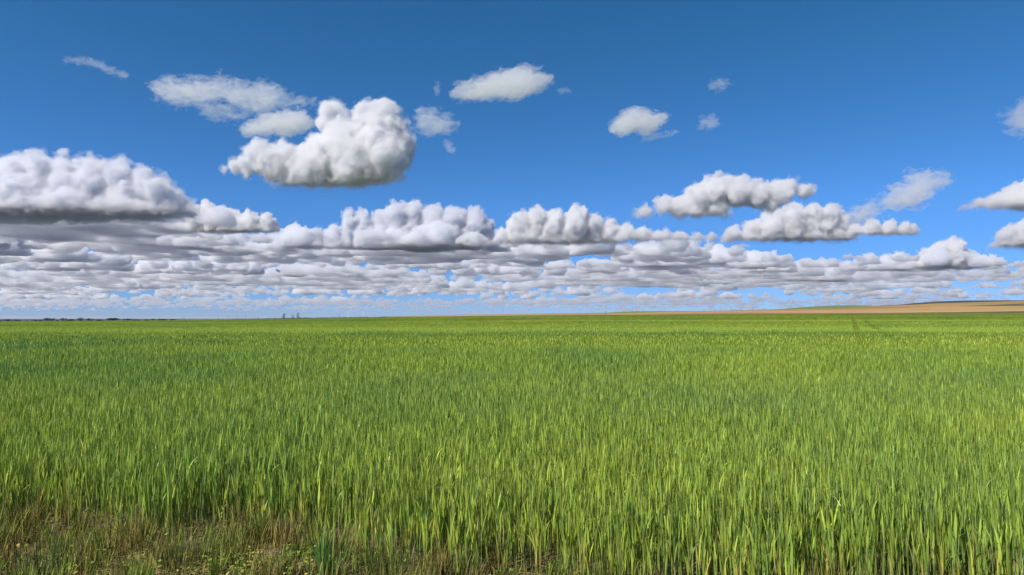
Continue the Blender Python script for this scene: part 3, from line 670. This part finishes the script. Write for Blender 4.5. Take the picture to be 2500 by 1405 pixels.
cloud('long white cumulus climbing to the right under the wide row of domes',[(1740,590,18),(1790,575,24),(1840,560,26),(1890,535,30),(1940,520,28),(1985,525,28),(2030,520,24),(2060,535,18),(1870,575,24),(1920,560,24),(1700,592,22),(1660,590,24),(1615,585,25),(1570,575,24),(1530,562,20),(1560,598,18),(1640,606,18)],598,11,M1,fill=True)
cloud('cumulus with two bright caps over a dark base, right of centre',[(1225,575,20),(1270,545,30),(1310,530,26),(1350,540,30),(1410,530,30),(1450,545,26),(1490,550,20),(1290,580,24),(1350,580,24)],605,12,M1,fill=True)
cloud('long grey-topped cumulus bank below the big two-domed cumulus',[(690,582,18),(735,580,20),(775,574,20),(815,566,20),(850,525,16),(885,525,18),(930,530,22),(970,520,28),(1010,515,26),(1060,525,28),(1110,535,32),(1160,530,26),(1000,560,34),(1080,570,34),(1150,570,26),(900,560,20)],618,13,MG,fill=True)
cloud('huge grey cloud mass with a dark base at the left edge',[(-60,430,50),(30,420,44),(90,405,36),(150,410,34),(220,415,38),(290,425,36),(350,432,28),(60,450,60),(160,455,54),(380,470,44),(300,480,56),(420,492,36),(220,500,54),(340,520,36),(100,500,60),(0,500,70),(-60,500,70)],560,14,MG,near=.85,depth=1.2,fill=True,rough=1.1,sm=.5)
cloud('white-capped cumulus just right of the huge grey mass',[(475,520,20),(510,512,20),(560,530,24),(610,535,22),(650,535,18),(500,498,12),(580,545,24)],580,15,M1,fill=True)
cloud('bright domed cumulus low on the right horizon',[(2235,642,14),(2265,627,22),(2300,612,26),(2330,602,24),(2290,632,20),(2355,627,16)],662,16,M1,fill=True)
cloud('bright cumulus low on the right, cut off by the edge',[(2460,575,24),(2500,565,30),(2550,585,30)],612,17,M1,fill=True)
cloud('small bright cumulus alone below the long climbing one',[(1835,655,13),(1860,645,17),(1890,647,13),(1920,636,14)],672,18,M1,fill=True)
cloud('low bright cumulus just left of the domed one on the horizon',[(2120,652,16),(2160,637,16),(2195,632,18),(2215,650,14)],668,19,M1,fill=True)
cloud('flat bright cumulus right of the small lone low one',[(1930,682,12),(1960,668,13),(2000,667,14),(2040,662,13)],692,20,M1,fill=True)
def cov(px,py):
    if px<430: return 1
    if px<1250: return 1 if py>598 else 0
    if px<1750: return .8 if py>618 else 0
    return .65 if py>640 else .0
bank('cloud_bank','nearest grey layer of flat-based clouds, thickest at the left',7200,16000,185,1,cov,cloud_mat('bank_near',.011,absorb=.085,tone=(0,.16,.5)),W=(1.6,3.6),hr=(130,330),pxr=(-1200,2650),flat=.75,rough=1.25,puffs=8)  # extended unseen beyond the left of view to shade the deck
bank('cloud_bank','middle layer of flat-based clouds above the horizon',16000,36000,270,2,lambda x,y:1-.4*x/2500,cloud_mat('bank_mid',.0055,absorb=.08,tone=(0,.16,.5)),W=(2,5.5),hr=(150,400),ztop=.032,pxr=(-500,2650),dv=1.2,puffs=6,speck=60,rough=1.1,flat=.75)  # bluish absorption puts distance haze into the cloud colour
bank('cloud_bank','pale cloud sheet added in place of haze along the whole horizon',42000,115000,420,3,lambda x,y:1,cloud_mat('bank_haze_veil',.0016,absorb=.15,tone=(0,.08,.4)),W=(9,16),hr=(280,420),ztop=.012,du=2.4,pxr=(-300,2750),rough=.1,dv=.6,puffs=0,speck=60,flat=.5,octs=1)  # thin bluish sheet added to imitate haze low in the sky
bank('cloud_bank','farthest small bright clouds in rows along the horizon',36000,95000,120,4,lambda x,y:1-.3*x/2500,cloud_mat('bank_far',.0024,absorb=.08,tone=(0,.08,.4)),W=(4,11),hr=(220,420),ztop=.014,du=1.8,pxr=(-200,2650),rough=.35,dv=.6,puffs=3,speck=60,octs=2)  # haze tint again carried by bluish absorption in the cloud
# ======================================================= clear but slightly hazy air near the ground
hz=bpy.data.materials.new('haze_air'); hz.use_nodes=True; n=hz.node_tree; n.nodes.clear()
o=n.nodes.new('ShaderNodeOutputMaterial'); p=n.nodes.new('ShaderNodeVolumePrincipled'); p.inputs['Color'].default_value=(.80,.88,1,1); p.inputs['Density'].default_value=1.1e-5; p.inputs['Anisotropy'].default_value=.2
n.links.new(p.outputs[0],o.inputs['Volume'])
bv=[(x,y,z) for x in (-2.1e5,2.1e5) for y in (-2.1e5,2.1e5) for z in (-26,170)]
bq=np.array([[0,1,3,2],[4,6,7,5],[0,4,5,1],[2,3,7,6],[0,2,6,4],[1,5,7,3]])
tag(link('haze',mesh_from('haze',np.array(bv,float),bq,hz,False)),kind='stuff')
